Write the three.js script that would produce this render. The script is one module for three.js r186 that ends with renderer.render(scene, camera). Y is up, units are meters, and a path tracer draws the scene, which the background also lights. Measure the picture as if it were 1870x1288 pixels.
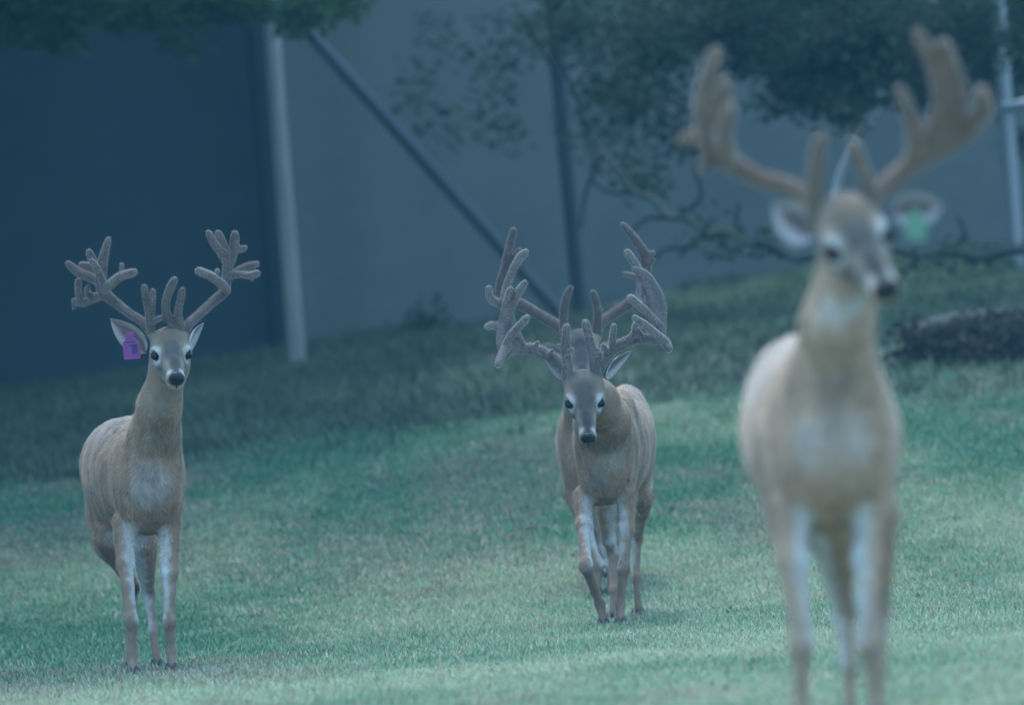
import * as THREE from 'three';
import { mergeGeometries } from 'three/addons/utils/BufferGeometryUtils.js';

// ---------------------------------------------------------------- camera, sky, sun, exposure
const scene = new THREE.Scene();
const FOCAL = 20778, CX = 935, CY = 644;                 // long lens, in units of the picture's pixels (1870 x 1288)
const ROLL = 4.2 * Math.PI / 180, PITCH = Math.atan(96 / FOCAL);
const EYE = new THREE.Vector3(0, 0.94, 0);
const camera = new THREE.PerspectiveCamera(2 * Math.atan(CY / FOCAL) * 180 / Math.PI, 1870 / 1288, 1, 3000);
const FWD = new THREE.Vector3(0, Math.sin(PITCH), -Math.cos(PITCH));
camera.position.copy(EYE);
camera.up.set(Math.sin(ROLL), Math.cos(ROLL), 0);
camera.lookAt(EYE.clone().add(FWD));
camera.focus = 45.9;
camera.userData.fStop = 3.9;
camera.updateMatrixWorld(true);
const RIGHT = new THREE.Vector3().setFromMatrixColumn(camera.matrixWorld, 0), UPV = new THREE.Vector3().setFromMatrixColumn(camera.matrixWorld, 1);

const renderer = new THREE.WebGLRenderer();
renderer.toneMapping = THREE.LinearToneMapping;
renderer.toneMappingExposure = 2.7;
renderer.shadowMap.enabled = true;

{ // overcast blue dusk: an even dome, a little brighter overhead
  const w = 64, h = 32, data = new Float32Array(w * h * 4);
  for (let y = 0; y < h; y++) for (let x = 0; x < w; x++) {
    const el = ((y + 0.5) / h - 0.5) * Math.PI, t = Math.max(0, Math.sin(el)), i = (y * w + x) * 4;
    const b = el < 0 ? 0.55 : 0.62 + 0.38 * Math.sqrt(t);
    data[i] = 0.37 * b; data[i + 1] = 0.65 * b; data[i + 2] = 0.96 * b; data[i + 3] = 1;
  }
  const sky = new THREE.DataTexture(data, w, h, THREE.RGBAFormat, THREE.FloatType);
  sky.mapping = THREE.EquirectangularReflectionMapping; sky.magFilter = sky.minFilter = THREE.LinearFilter; sky.needsUpdate = true;
  scene.background = sky; scene.environment = sky; scene.environmentIntensity = 1;
}
const sun = new THREE.DirectionalLight(new THREE.Color(0.9, 0.97, 0.96), 1.2);
sun.position.set(-6, 40, -58); sun.target.position.set(0, 0, -46);
sun.castShadow = true; sun.shadow.radius = 30;
Object.assign(sun.shadow.camera, { left: -20, right: 20, top: 40, bottom: -40, near: 1, far: 120 });
scene.add(sun, sun.target);
scene.fog = new THREE.FogExp2(new THREE.Color(0.2, 0.66, 1.0), 0.0007);

// ---------------------------------------------------------------- helpers
let seed = 1234567;
const rnd = () => { seed = (seed + 0x6d2b79f5) | 0; let t = Math.imul(seed ^ (seed >>> 15), 1 | seed); t = (t + Math.imul(t ^ (t >>> 7), 61 | t)) ^ t; return ((t ^ (t >>> 14)) >>> 0) / 4294967296; };
const rr = (a, b) => a + (b - a) * rnd();
const V = (x, y, z) => new THREE.Vector3(x, y, z);
const clamp = (x, a = 0, b = 1) => Math.min(b, Math.max(a, x));
const sm = (a, b, x) => { const t = clamp((x - a) / (b - a)); return t * t * (3 - 2 * t); };
const lerp = (a, b, t) => a + (b - a) * t;
// the point that stands at the photograph's pixel at that many metres down the lens
const at = (px, py, d) => EYE.clone().addScaledVector(FWD, d).addScaledVector(RIGHT, (px - CX) * d / FOCAL).addScaledVector(UPV, -(py - CY) * d / FOCAL);
const hash = (x, y, z) => { let h = Math.imul(x, 374761393) ^ Math.imul(y, 668265263) ^ Math.imul(z, 2147483647 ^ 0x5bd1e995); h = Math.imul(h ^ (h >>> 13), 1274126177); return ((h ^ (h >>> 16)) >>> 0) / 4294967296; };
function noise(x, y, z = 0) {
  const xi = Math.floor(x), yi = Math.floor(y), zi = Math.floor(z), f = (t) => t * t * (3 - 2 * t), u = f(x - xi), v = f(y - yi), w = f(z - zi);
  const L = (k) => lerp(lerp(hash(xi, yi, zi + k), hash(xi + 1, yi, zi + k), u), lerp(hash(xi, yi + 1, zi + k), hash(xi + 1, yi + 1, zi + k), u), v);
  return lerp(L(0), L(1), w);
}
const fbm = (x, y, z = 0) => 0.55 * noise(x, y, z) + 0.3 * noise(x * 2.1 + 7, y * 2.1 + 3, z * 2.1) + 0.15 * noise(x * 4.3 + 1, y * 4.3 + 9, z * 4.3);
const counts = {};
function named(name) { const n = counts[name] = (counts[name] ?? -1) + 1; return n ? `${name}_${String(n).padStart(3, '0')}` : name; }
function group(name, label, category, pos, grp) {
  const g = new THREE.Group(); g.name = named(name); g.position.copy(pos); g.userData = { label, category }; if (grp) g.userData.group = grp; scene.add(g); return g;
}
function part(name, geo, mat, parent, label) {
  const m = new THREE.Mesh(geo, mat); m.name = name; m.castShadow = m.receiveShadow = true; if (label) m.userData.label = label; parent.add(m); return m;
}
const std = (color, roughness = 0.9, extra = {}) => new THREE.MeshStandardMaterial({ color: new THREE.Color().setRGB(...color), roughness, ...extra });

// ---------------------------------------------------------------- ground: flat under the deer, then a bank that rises to the fence and to the right
const PROFILE = [[-4000, 0], [47.5, 0], [50, 0.04], [53, 0.2], [57, 0.49], [61, 0.76], [65, 0.93], [70, 1.17], [76, 1.47], [84, 1.7], [4000, 1.9]];
function profile(d) {
  for (let i = 1; i < PROFILE.length; i++) if (d <= PROFILE[i][0]) { const [a, u] = PROFILE[i - 1], [b, v] = PROFILE[i]; return lerp(u, v, (d - a) / (b - a)); }
  return 1.9;
}
function groundY(x, z) {
  const d = -z, s = (profile(d - 1.2) + profile(d) * 2 + profile(d + 1.2)) / 4;
  let y = s - 0.042 * (1 - sm(48, 53, d)) + sm(58, 76, d) * 0.073 * clamp(x, -8, 8);
  y += 0.03 * (fbm(x * 0.9, z * 0.35) - 0.5) * sm(20, 30, d) + sm(63, 67, d) * 0.16 * (fbm(x * 0.8 + 9, z * 0.5) - 0.5);
  return y;
}
// the two kinds of cover: 0 = green lawn, 1 = dry pale lawn; bank = weeds and bare earth
function dryness(x, z) {
  const d = -z, n = fbm(x * 0.55 + 11, z * 0.16 + 5), n2 = fbm(x * 1.7 + 2, z * 0.5);
  let t = 0.62 - 0.62 * sm(41.6, 43.4, d) + 0.34 * sm(46.5, 50, d) - 0.42 * sm(53, 57, d) + 0.1 * sm(38, 33, d);
  t += 0.22 * sm(1.1, 0.2, x) * sm(41, 36, d) - 0.3 * sm(1.0, 1.7, x) * sm(40, 35, d);
  return clamp(t + 0.04 + (n - 0.5) * 1.9 + (n2 - 0.5) * 0.9);
}
const edgeD = (x) => 63.6 + 0.9 * (fbm(x * 0.7, 3.3) - 0.5) - sm(0.8, 2.2, x) * 2.2 - sm(-1.2, -2.4, x) * 3.0;
const C_GREEN = [0.062, 0.21, 0.112], C_DRY = [0.335, 0.45, 0.285], C_STRAW = [0.44, 0.40, 0.32], C_SOIL = [0.10, 0.085, 0.078], C_WEED = [0.05, 0.095, 0.052];
const mix3 = (a, b, t) => [lerp(a[0], b[0], t), lerp(a[1], b[1], t), lerp(a[2], b[2], t)];
const soilAt = (x, z) => 0.04 + fbm(x * 0.9 + 4, z * 0.25 + 8) + 0.3 * sm(0.3, 1.2, x) * sm(63, 64, -z) * sm(69.5, 68, -z) - 0.25 * sm(0.8, 1.6, x) * sm(69.5, 71, -z) + 0.1 * sm(67, 64.5, -z) - 0.25 * sm(-0.3, -1.0, x);
function groundColor(x, z) {
  const d = -z, t = dryness(x, z), bank = sm(-0.5, 0.6, d - edgeD(x));
  const soil = sm(0.5, 0.62, soilAt(x, z));
  const lawn = mix3(mix3(C_GREEN, C_DRY, t), C_SOIL, 0.45).map((c) => c * 0.72), far = mix3(C_WEED, C_SOIL, soil);
  return mix3(lawn, far, bank).map((c) => c * (0.75 + 0.5 * fbm(x * 9, z * 4)));
}
{
  // one sheet: fine where it is seen, coarse out to the horizon
  const xs = [], zs = [];
  for (const x of [-2500, -900, -300, -100, -40, -20, -12, -8]) xs.push(x);
  for (let x = -6; x <= 6.001; x += 0.1) xs.push(x);
  for (const x of [8, 12, 20, 40, 100, 300, 900, 2500]) xs.push(x);
  for (const z of [2500, 600, 150, 40, 10, 0, -10, -20]) zs.push(z);
  for (let z = -24; z >= -80; z -= 0.2) zs.push(z);
  for (const z of [-84, -90, -100, -130, -200, -400, -900, -2500]) zs.push(z);
  const pos = [], col = [], idx = [], W = xs.length;
  for (const z of zs) for (const x of xs) { pos.push(x, groundY(x, z), z); col.push(...groundColor(x, z)); }
  for (let j = 0; j < zs.length - 1; j++) for (let i = 0; i < W - 1; i++) { const a = j * W + i; idx.push(a, a + 1, a + W, a + 1, a + W + 1, a + W); }
  const g = new THREE.BufferGeometry();
  g.setAttribute('position', new THREE.Float32BufferAttribute(pos, 3)); g.setAttribute('color', new THREE.Float32BufferAttribute(col, 3)); g.setIndex(idx); g.computeVertexNormals();
  const m = part('ground', g, std([1, 1, 1], 1, { vertexColors: true }), scene); m.userData = { kind: 'structure', label: 'grassy paddock ground rising to an earth bank below the fence' };
}
const foot = (px, py, d) => { const p = at(px, py, d); p.y = groundY(p.x, p.z); return p; };

// ---------------------------------------------------------------- meshing of blended bones (surface nets over a grid)
// bone: {a, b, ra, rb} tapered capsule or {c, r:[x,y,z], q} ellipsoid; k = how sharply it joins; col = coat colour
function boneDist(o, x, y, z) {
  if (o.a) {
    const ax = x - o.a.x, ay = y - o.a.y, az = z - o.a.z, t = clamp((ax * o.d.x + ay * o.d.y + az * o.d.z) * o.il), qx = ax - o.d.x * t, qy = ay - o.d.y * t, qz = az - o.d.z * t;
    return Math.sqrt(qx * qx + qy * qy + qz * qz) - (o.ra + (o.rb - o.ra) * t);
  }
  const dx = x - o.c.x, dy = y - o.c.y, dz = z - o.c.z, m = o.m;
  const u = (m[0] * dx + m[1] * dy + m[2] * dz), v = (m[3] * dx + m[4] * dy + m[5] * dz), w = (m[6] * dx + m[7] * dy + m[8] * dz), r = o.r;
  const k0 = Math.sqrt((u / r[0]) ** 2 + (v / r[1]) ** 2 + (w / r[2]) ** 2), k1 = Math.sqrt((u / r[0] ** 2) ** 2 + (v / r[1] ** 2) ** 2 + (w / r[2] ** 2) ** 2);
  return k1 < 1e-9 ? -Math.min(...r) : k0 * (k0 - 1) / k1;
}
function prepare(o) {
  if (o.a) { o.d = o.b.clone().sub(o.a); o.il = 1 / Math.max(1e-9, o.d.lengthSq()); const R = Math.max(o.ra, o.rb); o.lo = o.a.clone().min(o.b).subScalar(R); o.hi = o.a.clone().max(o.b).addScalar(R); }
  else { // axes: rows of m are the ellipsoid's axes
    const ax = o.axes ?? [V(1, 0, 0), V(0, 1, 0), V(0, 0, 1)]; o.m = ax.flatMap((e) => [e.x, e.y, e.z]);
    const h = V(0, 0, 0); ax.forEach((e, i) => { h.x += Math.abs(e.x) * o.r[i]; h.y += Math.abs(e.y) * o.r[i]; h.z += Math.abs(e.z) * o.r[i]; });
    o.lo = o.c.clone().sub(h); o.hi = o.c.clone().add(h);
  }
  return o;
}
function blend(bones, cell, bump, hollows = []) {
  bones.forEach(prepare);
  const lo = V(1e9, 1e9, 1e9), hi = V(-1e9, -1e9, -1e9);
  for (const o of bones) { lo.min(o.lo); hi.max(o.hi); }
  lo.subScalar(cell * 3 + 0.02); hi.addScalar(cell * 3 + 0.02);
  const nx = Math.ceil((hi.x - lo.x) / cell) + 1, ny = Math.ceil((hi.y - lo.y) / cell) + 1, nz = Math.ceil((hi.z - lo.z) / cell) + 1, F = new Float32Array(nx * ny * nz);
  for (const o of bones) {
    const k = o.k ?? 70, pad = 6 / k, b = [[o.lo.x, lo.x, o.hi.x, nx], [o.lo.y, lo.y, o.hi.y, ny], [o.lo.z, lo.z, o.hi.z, nz]].map(([l, base, h, n]) => [Math.max(0, Math.floor((l - pad - base) / cell)), Math.min(n - 1, Math.ceil((h + pad - base) / cell))]);
    for (let z = b[2][0]; z <= b[2][1]; z++) for (let y = b[1][0]; y <= b[1][1]; y++) for (let x = b[0][0]; x <= b[0][1]; x++) {
      const d = boneDist(o, lo.x + x * cell, lo.y + y * cell, lo.z + z * cell);
      if (d < pad) F[(z * ny + y) * nx + x] += Math.exp(-k * Math.max(d, -0.3));
    }
  }
  for (let i = 0; i < F.length; i++) F[i] = Math.log(F[i] + 2e-3);
  for (const o of hollows) { // eye sockets
    prepare(o); const R = o.r[0] + 0.02, b = [[o.c.x, lo.x], [o.c.y, lo.y], [o.c.z, lo.z]].map(([c, l]) => [Math.floor((c - R - l) / cell), Math.ceil((c + R - l) / cell)]);
    for (let z = b[2][0]; z <= b[2][1]; z++) for (let y = b[1][0]; y <= b[1][1]; y++) for (let x = b[0][0]; x <= b[0][1]; x++) { const i = (z * ny + y) * nx + x, d = boneDist(o, lo.x + x * cell, lo.y + y * cell, lo.z + z * cell) * 130; if (d < F[i]) F[i] = d; }
  }
  if (bump) for (let z = 0, i = 0; z < nz; z++) for (let y = 0; y < ny; y++) for (let x = 0; x < nx; x++, i++) if (F[i] > -3 && F[i] < 3) F[i] += bump(lo.x + x * cell, lo.y + y * cell, lo.z + z * cell);
  const pos = [], idx = [], id = new Int32Array(nx * ny * nz).fill(-1), s = [0, 1, nx, nx + 1, nx * ny, nx * ny + 1, nx * ny + nx, nx * ny + nx + 1];
  const E = [[0, 1], [2, 3], [4, 5], [6, 7], [0, 2], [1, 3], [4, 6], [5, 7], [0, 4], [1, 5], [2, 6], [3, 7]];
  for (let z = 0; z < nz - 1; z++) for (let y = 0; y < ny - 1; y++) for (let x = 0; x < nx - 1; x++) {
    const i = (z * ny + y) * nx + x; let mask = 0;
    for (let c = 0; c < 8; c++) if (F[i + s[c]] > 0) mask |= 1 << c;
    if (!mask || mask === 255) continue;
    let sx = 0, sy = 0, sz = 0, n = 0;
    for (const [p, q] of E) if (((mask >> p) & 1) !== ((mask >> q) & 1)) {
      const fp = F[i + s[p]], fq = F[i + s[q]], t = fp / (fp - fq);
      sx += lerp(p & 1, q & 1, t); sy += lerp((p >> 1) & 1, (q >> 1) & 1, t); sz += lerp(p >> 2, q >> 2, t); n++;
    }
    id[i] = pos.length / 3; pos.push(lo.x + (x + sx / n) * cell, lo.y + (y + sy / n) * cell, lo.z + (z + sz / n) * cell);
  }
  const quad = (a, b, c, d, flip) => { if (a < 0 || b < 0 || c < 0 || d < 0) return; flip ? idx.push(a, c, b, b, c, d) : idx.push(a, b, c, b, d, c); };
  const X = 1, Y = nx, Z = nx * ny;
  for (let z = 1; z < nz - 1; z++) for (let y = 1; y < ny - 1; y++) for (let x = 1; x < nx - 1; x++) {
    const i = (z * ny + y) * nx + x, f = F[i] > 0;
    if (f !== (F[i + X] > 0)) quad(id[i - Y - Z], id[i - Z], id[i - Y], id[i], !f);
    if (f !== (F[i + Y] > 0)) quad(id[i - X - Z], id[i - X], id[i - Z], id[i], !f);
    if (f !== (F[i + Z] > 0)) quad(id[i - X - Y], id[i - Y], id[i - X], id[i], !f);
  }
  const g = new THREE.BufferGeometry();
  g.setAttribute('position', new THREE.Float32BufferAttribute(pos, 3)); g.setIndex(idx); g.computeVertexNormals();
  return g;
}
// coat: each vertex takes the colours of the bones near it, then the markings
function colour(g, bones, base, marks, grain = 0.16) {
  const P = g.attributes.position, col = new Float32Array(P.count * 3);
  marks.forEach((m) => { if (m.a) { m.d = m.b.clone().sub(m.a); m.il = 1 / Math.max(1e-9, m.d.lengthSq()); m.ra ??= m.r0; m.rb ??= m.ra; } });
  for (let i = 0; i < P.count; i++) {
    const x = P.getX(i), y = P.getY(i), z = P.getZ(i);
    let c = base(x, y, z).slice();
    for (const m of marks) {
      const n = (fbm(x * 45 + 3, y * 45, z * 45) - 0.5) * (m.ragged ?? 0.02), d = (m.a ? boneDist(m, x, y, z) : Math.hypot(x - m.c.x, y - m.c.y, z - m.c.z) - m.r0) + n;
      const t = (1 - sm(-m.soft, m.soft, d)) * (m.w ?? 1); if (t > 0) c = mix3(c, m.col, t);
    }
    const q = 1 - grain + 2 * grain * (0.6 * noise(x * 60, y * 28, z * 60) + 0.4 * noise(x * 170, y * 90, z * 170));
    col.set([c[0] * q, c[1] * q, c[2] * q], i * 3);
  }
  g.setAttribute('color', new THREE.BufferAttribute(col, 3));
  return g;
}

// coat hair: short tapered hairs rooted in the skin, lying along flow(point, normal); they join the skin's own mesh
function hairy(g, n, len, wid, lift, flow, pale = 1, rag = 0) {
  const P = g.attributes.position, N = g.attributes.normal, C = g.attributes.color, I = g.index, T = I.count / 3, cum = new Float32Array(T + 1), a = V(), b = V(), c = V(), p = V(), nn = V();
  for (let t = 0; t < T; t++) { a.fromBufferAttribute(P, I.getX(t * 3)); b.fromBufferAttribute(P, I.getX(t * 3 + 1)); c.fromBufferAttribute(P, I.getX(t * 3 + 2)); cum[t + 1] = cum[t] + b.sub(a).cross(c.sub(a)).length(); }
  const pos = Array.from(P.array), nor = Array.from(N.array), col = Array.from(C.array), idx = Array.from(I.array);
  for (let k = 0; k < n; k++) {
    const w = rnd() * cum[T]; let l = 0, h = T; while (l < h - 1) { const q = (l + h) >> 1; cum[q] <= w ? l = q : h = q; }
    const i = I.getX(l * 3 + Math.floor(rnd() * 3)), i2 = I.getX(l * 3 + Math.floor(rnd() * 3)), u = rnd();
    p.set(lerp(P.getX(i), P.getX(i2), u), lerp(P.getY(i), P.getY(i2), u), lerp(P.getZ(i), P.getZ(i2), u)); nn.set(N.getX(i), N.getY(i), N.getZ(i));
    const [d, s] = flow(p, nn); if (s <= 0) continue;
    const dir = d.clone().addScaledVector(nn, -d.dot(nn)); if (dir.lengthSq() < 1e-6) continue; dir.normalize(); const side = nn.clone().cross(dir);
    dir.addScaledVector(nn, lift * rr(0.5, 1.5)).addScaledVector(side, rr(-0.35, 0.35)).normalize();
    const L = len * s * rr(0.5, 1.25), W = wid * rr(0.7, 1.3) * Math.sqrt(s), q = pos.length / 3, kk = pale * (0.68 + 0.7 * rnd()) * (1 + rag * (fbm(p.x * 30, p.y * 12, p.z * 30) - 0.5));
    pos.push(p.x - side.x * W - nn.x * 0.002, p.y - side.y * W - nn.y * 0.002, p.z - side.z * W - nn.z * 0.002, p.x + side.x * W - nn.x * 0.002, p.y + side.y * W - nn.y * 0.002, p.z + side.z * W - nn.z * 0.002, p.x + dir.x * L, p.y + dir.y * L, p.z + dir.z * L);
    const gn = side.clone().cross(dir).negate(); if (gn.dot(nn) < 0) gn.negate(); gn.normalize(); const fl = side.clone().multiplyScalar(2 * W).cross(dir).dot(nn) < 0;
    for (let j = 0; j < 3; j++) { nor.push(gn.x, gn.y, gn.z); col.push(C.getX(i) * kk, C.getY(i) * kk, C.getZ(i) * kk); }
    fl ? idx.push(q, q + 2, q + 1) : idx.push(q, q + 1, q + 2);
  }
  const o = new THREE.BufferGeometry(); o.setAttribute('position', new THREE.Float32BufferAttribute(pos, 3)); o.setAttribute('normal', new THREE.Float32BufferAttribute(nor, 3)); o.setAttribute('color', new THREE.Float32BufferAttribute(col, 3)); o.setIndex(idx); return o;
}

// ---------------------------------------------------------------- deer
const furMat = new THREE.MeshPhysicalMaterial({ color: 0xffffff, vertexColors: true, roughness: 0.95, sheen: 0.55, sheenRoughness: 0.55, sheenColor: new THREE.Color(0.85, 0.9, 1), specularIntensity: 0.2 });
const velvetMat = new THREE.MeshPhysicalMaterial({ color: 0xffffff, vertexColors: true, roughness: 0.95, sheen: 2, sheenRoughness: 0.6, sheenColor: new THREE.Color(1, 0.97, 1), specularIntensity: 0.15 });
const eyeMat = new THREE.MeshPhysicalMaterial({ color: new THREE.Color(0.006, 0.005, 0.005), roughness: 0.22, specularIntensity: 0.45 });
const noseMat = new THREE.MeshPhysicalMaterial({ color: new THREE.Color(0.012, 0.011, 0.012), roughness: 0.42, specularIntensity: 0.8 });
const hoofMat = std([0.045, 0.037, 0.032], 0.55);
const TAN = [0.325, 0.205, 0.138], TAN_D = [0.2, 0.127, 0.09], GREY = [0.25, 0.225, 0.21], WHITE = [0.56, 0.54, 0.53], FACE = [0.10, 0.088, 0.082], DARK = [0.05, 0.043, 0.04], VELVET = [0.17, 0.13, 0.115];

// spec: {name, label, D, tone, eyes:[[px,py],[px,py]], nose:[px,py], body:[...], legs:[...], neck:[...], ears, antlers}
function makeDeer(s) {
  const D = s.D, base = foot(s.base[0], s.base[1], D), L = (px, py, dz = 0) => at(px, py, D + dz).sub(base), m = (px) => px * D / FOCAL;
  const root = group(s.name, s.label, 'deer', base);
  const bones = [], marks = [];
  const cap = (a, b, ra, rb, k = 70) => bones.push({ a, b, ra, rb, k });
  const ell = (c, r, k = 45, axes) => bones.push({ c, r, k, axes });
  // the trunk's axes follow the line from brisket to rump
  const [f0, f1] = s.axis.map((p) => L(...p)), back = f1.clone().sub(f0).setY(0).normalize(), side = V(0, 1, 0).cross(back).normalize(), trunk = [side, V(0, 1, 0), back];
  for (const [px, py, dz, rx, ry, rz, k] of s.body) ell(L(px, py, dz), [rx, ry, rz], k ?? 40, trunk);
  for (let i = 0; i < s.neck.length - 1; i++) { const [a, b] = [s.neck[i], s.neck[i + 1]]; cap(L(a[0], a[1], a[2]), L(b[0], b[1], b[2]), a[3], b[3], 45); }
  // legs: joints from the top down; the last joint is the hoof on the ground
  const hooves = [];
  for (const leg of s.legs) {
    const J = leg.map(([px, py, dz, r], i) => i === leg.length - 1 ? foot(px, py, D + dz).sub(base) : L(px, py, dz));
    if (leg.lift) J[J.length - 1].y += leg.lift;
    const tip = J[J.length - 1]; tip.y += 0.035;
    for (let i = 0; i < J.length - 1; i++) cap(J[i], J[i + 1], leg[i][3] * (i ? 0.86 : 0.94), leg[i + 1][3] * 0.86, 200);
    for (let i = 1; i < J.length - 1; i++) bones.push({ c: J[i].clone(), r: [leg[i][3] * 1.02, leg[i][3] * 1.35, leg[i][3] * 1.05], k: 240 });   // knee, hock and fetlock swell
    hooves.push([tip, J[J.length - 2]]);
    // pale insides of the legs, towards the deer's own middle line
    const sgn = Math.sign(f0.clone().sub(J[0]).dot(side)) || 1, inn = side.clone().multiplyScalar(sgn);
    for (let i = 0; i < Math.min(2, J.length - 2); i++) marks.push({ a: J[i].clone().addScaledVector(inn, leg[i][3] * 0.62).addScaledVector(back, -leg[i][3] * 0.75), b: J[i + 1].clone().addScaledVector(inn, leg[i + 1][3] * (i ? 1.0 : 0.7)).addScaledVector(back, -leg[i + 1][3] * 0.6), ra: leg[i][3] * 0.62, rb: leg[i + 1][3] * (i ? 0.4 : 0.75), soft: 0.018, ragged: 0.04, col: WHITE, w: s.legWhite ?? 0.72 });
  }
  // head frame: x to the viewer's right, y up, z along the muzzle
  const S = FOCAL / D, [e0, e1] = s.eyes, mid = [(e0[0] + e1[0]) / 2, (e0[1] + e1[1]) / 2], fx = s.nose[0] - mid[0], fy = -(s.nose[1] - mid[1]), len = 0.205 * S, fz = Math.sqrt(Math.max(0, len * len - fx * fx - fy * fy));
  const hx = e1[0] - e0[0], hy = -(e1[1] - e0[1]), hz = -(fx * hx + fy * hy) / Math.max(fz, 1), toWorld = (x, y, z) => V(0, 0, 0).addScaledVector(RIGHT, x).addScaledVector(UPV, y).addScaledVector(FWD, -z).normalize();
  const zA = toWorld(fx, fy, fz), xA = toWorld(hx, hy, hz), yA = zA.clone().cross(xA).normalize(), O = L(mid[0], mid[1], s.headDz), hs = s.headScale ?? 1, HX = 1.3 * hs, HY = 1.18 * hs, HZ = 1.06 * hs;
  const H = (x, y, z) => O.clone().addScaledVector(xA, x * HX).addScaledVector(yA, y * HY).addScaledVector(zA, z * HZ), ha = [xA, yA, zA];
  const he = (x, y, z, rx, ry, rz, k = 110) => ell(H(x, y, z), [rx * HX, ry * HY, rz * HZ], k, ha), hc = (p, q, ra, rb, k = 110) => cap(H(...p), H(...q), ra * HY, rb * HY, k);
  he(0, 0.012, -0.062, 0.054, 0.054, 0.075); he(0, 0.018, -0.005, 0.043, 0.034, 0.06); he(0, 0.032, -0.06, 0.042, 0.036, 0.05);
  const hollows = [];
  for (const e of [-1, 1]) {
    he(e * 0.04, 0.026, 0.0, 0.018, 0.012, 0.03, 190); he(e * 0.046, 0.0, -0.03, 0.014, 0.03, 0.03, 170); he(e * 0.031, -0.04, -0.03, 0.028, 0.05, 0.06); he(e * 0.036, -0.016, 0.026, 0.012, 0.014, 0.03, 190);
    he(e * 0.0155, -0.01, 0.166, 0.0125, 0.017, 0.02, 190);
    hollows.push({ c: H(e * 0.05, 0.01, 0.016), r: [0.0195 * hs, 0.0195 * hs, 0.0195 * hs] });
  }
  hc([0, -0.004, 0.01], [0, -0.002, 0.1], 0.043, 0.03); hc([0, -0.002, 0.1], [0, -0.008, 0.17], 0.03, 0.024, 140);
  for (const e of [-1, 1]) hc([e * 0.01, -0.05, -0.01], [e * 0.0105, -0.036, 0.155], 0.028, 0.013, 130); hc([0, -0.055, -0.06], [0, -0.07, -0.09], 0.05, 0.05, 60);
  s.antlers.forEach((A, i) => { const p = A.find((q) => q.root) ?? A[0], b = L(p[0][0], p[0][1], s.headDz + p[0][2]), e = i ? 1 : -1; bones.push({ a: H(e * 0.024, 0.03, -0.05), b, ra: 0.026 * hs, rb: m(p[0][3]) * 1.02, k: 150 }); });
  // markings of the head
  const mk = (p, q, ra, rb, col, soft = 0.008, w = 1) => marks.push({ a: H(...p), b: H(...q), ra: ra * HY, rb: rb * HY, col, soft, w, ragged: 0.012 });
  const CROWN = s.crownTone ?? [0.165, 0.12, 0.09], CHEEK = [0.2, 0.165, 0.135], RING = [0.42, 0.4, 0.39];
  mk([0, -0.01, -0.08], [0, -0.02, 0.1], 0.085, 0.05, CHEEK, 0.02);
  mk([0, 0.03, -0.09], [0, 0.045, -0.005], 0.05, 0.036, CROWN, 0.018);
  mk([0, 0.04, 0.025], [0, 0.025, 0.165], 0.03, 0.019, FACE, 0.011); mk([0, 0.03, 0.09], [0, 0.02, 0.175], 0.014, 0.016, [0.06, 0.056, 0.056], 0.01);
  for (const e of [-1, 1]) {
    mk([e * 0.047, 0.014, 0.014], [e * 0.046, 0.006, 0.02], 0.029, 0.027, RING, 0.007, 0.9); mk([e * 0.05, 0.01, 0.016], [e * 0.05, 0.01, 0.017], 0.0185, 0.0185, [0.02, 0.017, 0.016], 0.003);
    mk([e * 0.036, -0.022, 0.062], [e * 0.028, -0.014, 0.11], 0.015, 0.012, FACE, 0.012, 0.6);
    mk([e * 0.026, -0.006, 0.148], [e * 0.02, 0.014, 0.152], 0.013, 0.01, RING, 0.009, 0.85);
    mk([e * 0.02, -0.028, 0.176], [e * 0.012, -0.032, 0.184], 0.009, 0.008, WHITE, 0.004, 0.9);
  }
  mk([0, -0.062, 0.03], [0, -0.046, 0.18], 0.026, 0.02, WHITE, 0.007); mk([0, -0.09, -0.02], [0, -0.1, -0.05], 0.034, 0.026, WHITE, 0.02, 0.85);
  for (const [px, py, dz, r, soft, col, w] of s.marks ?? []) marks.push({ c: L(px, py, dz), r0: r, soft, col, w, ragged: 0.05 });
  // coat: tan sides, greyer along the back, pale belly
  const yB = L(s.axis[0][0], s.axis[0][1], s.axis[0][2]).y;
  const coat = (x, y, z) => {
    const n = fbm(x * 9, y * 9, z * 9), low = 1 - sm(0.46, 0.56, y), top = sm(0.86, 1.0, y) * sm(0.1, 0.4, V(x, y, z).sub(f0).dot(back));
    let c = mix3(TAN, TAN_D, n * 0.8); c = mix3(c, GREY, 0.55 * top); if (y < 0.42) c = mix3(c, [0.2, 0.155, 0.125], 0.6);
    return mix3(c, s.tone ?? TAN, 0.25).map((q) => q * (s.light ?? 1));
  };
  if (s.tail) cap(L(...s.tail[0]), L(...s.tail[1]), 0.05, 0.035, 60);
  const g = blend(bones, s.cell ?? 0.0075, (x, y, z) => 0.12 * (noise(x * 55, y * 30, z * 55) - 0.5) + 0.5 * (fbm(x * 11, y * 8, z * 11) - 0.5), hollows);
  const eyesAt = [-1, 1].map((e) => H(e * 0.05, 0.01, 0.016)), down = V(0, -1, 0), noseAt = H(0, 0, 0.19);
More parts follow.
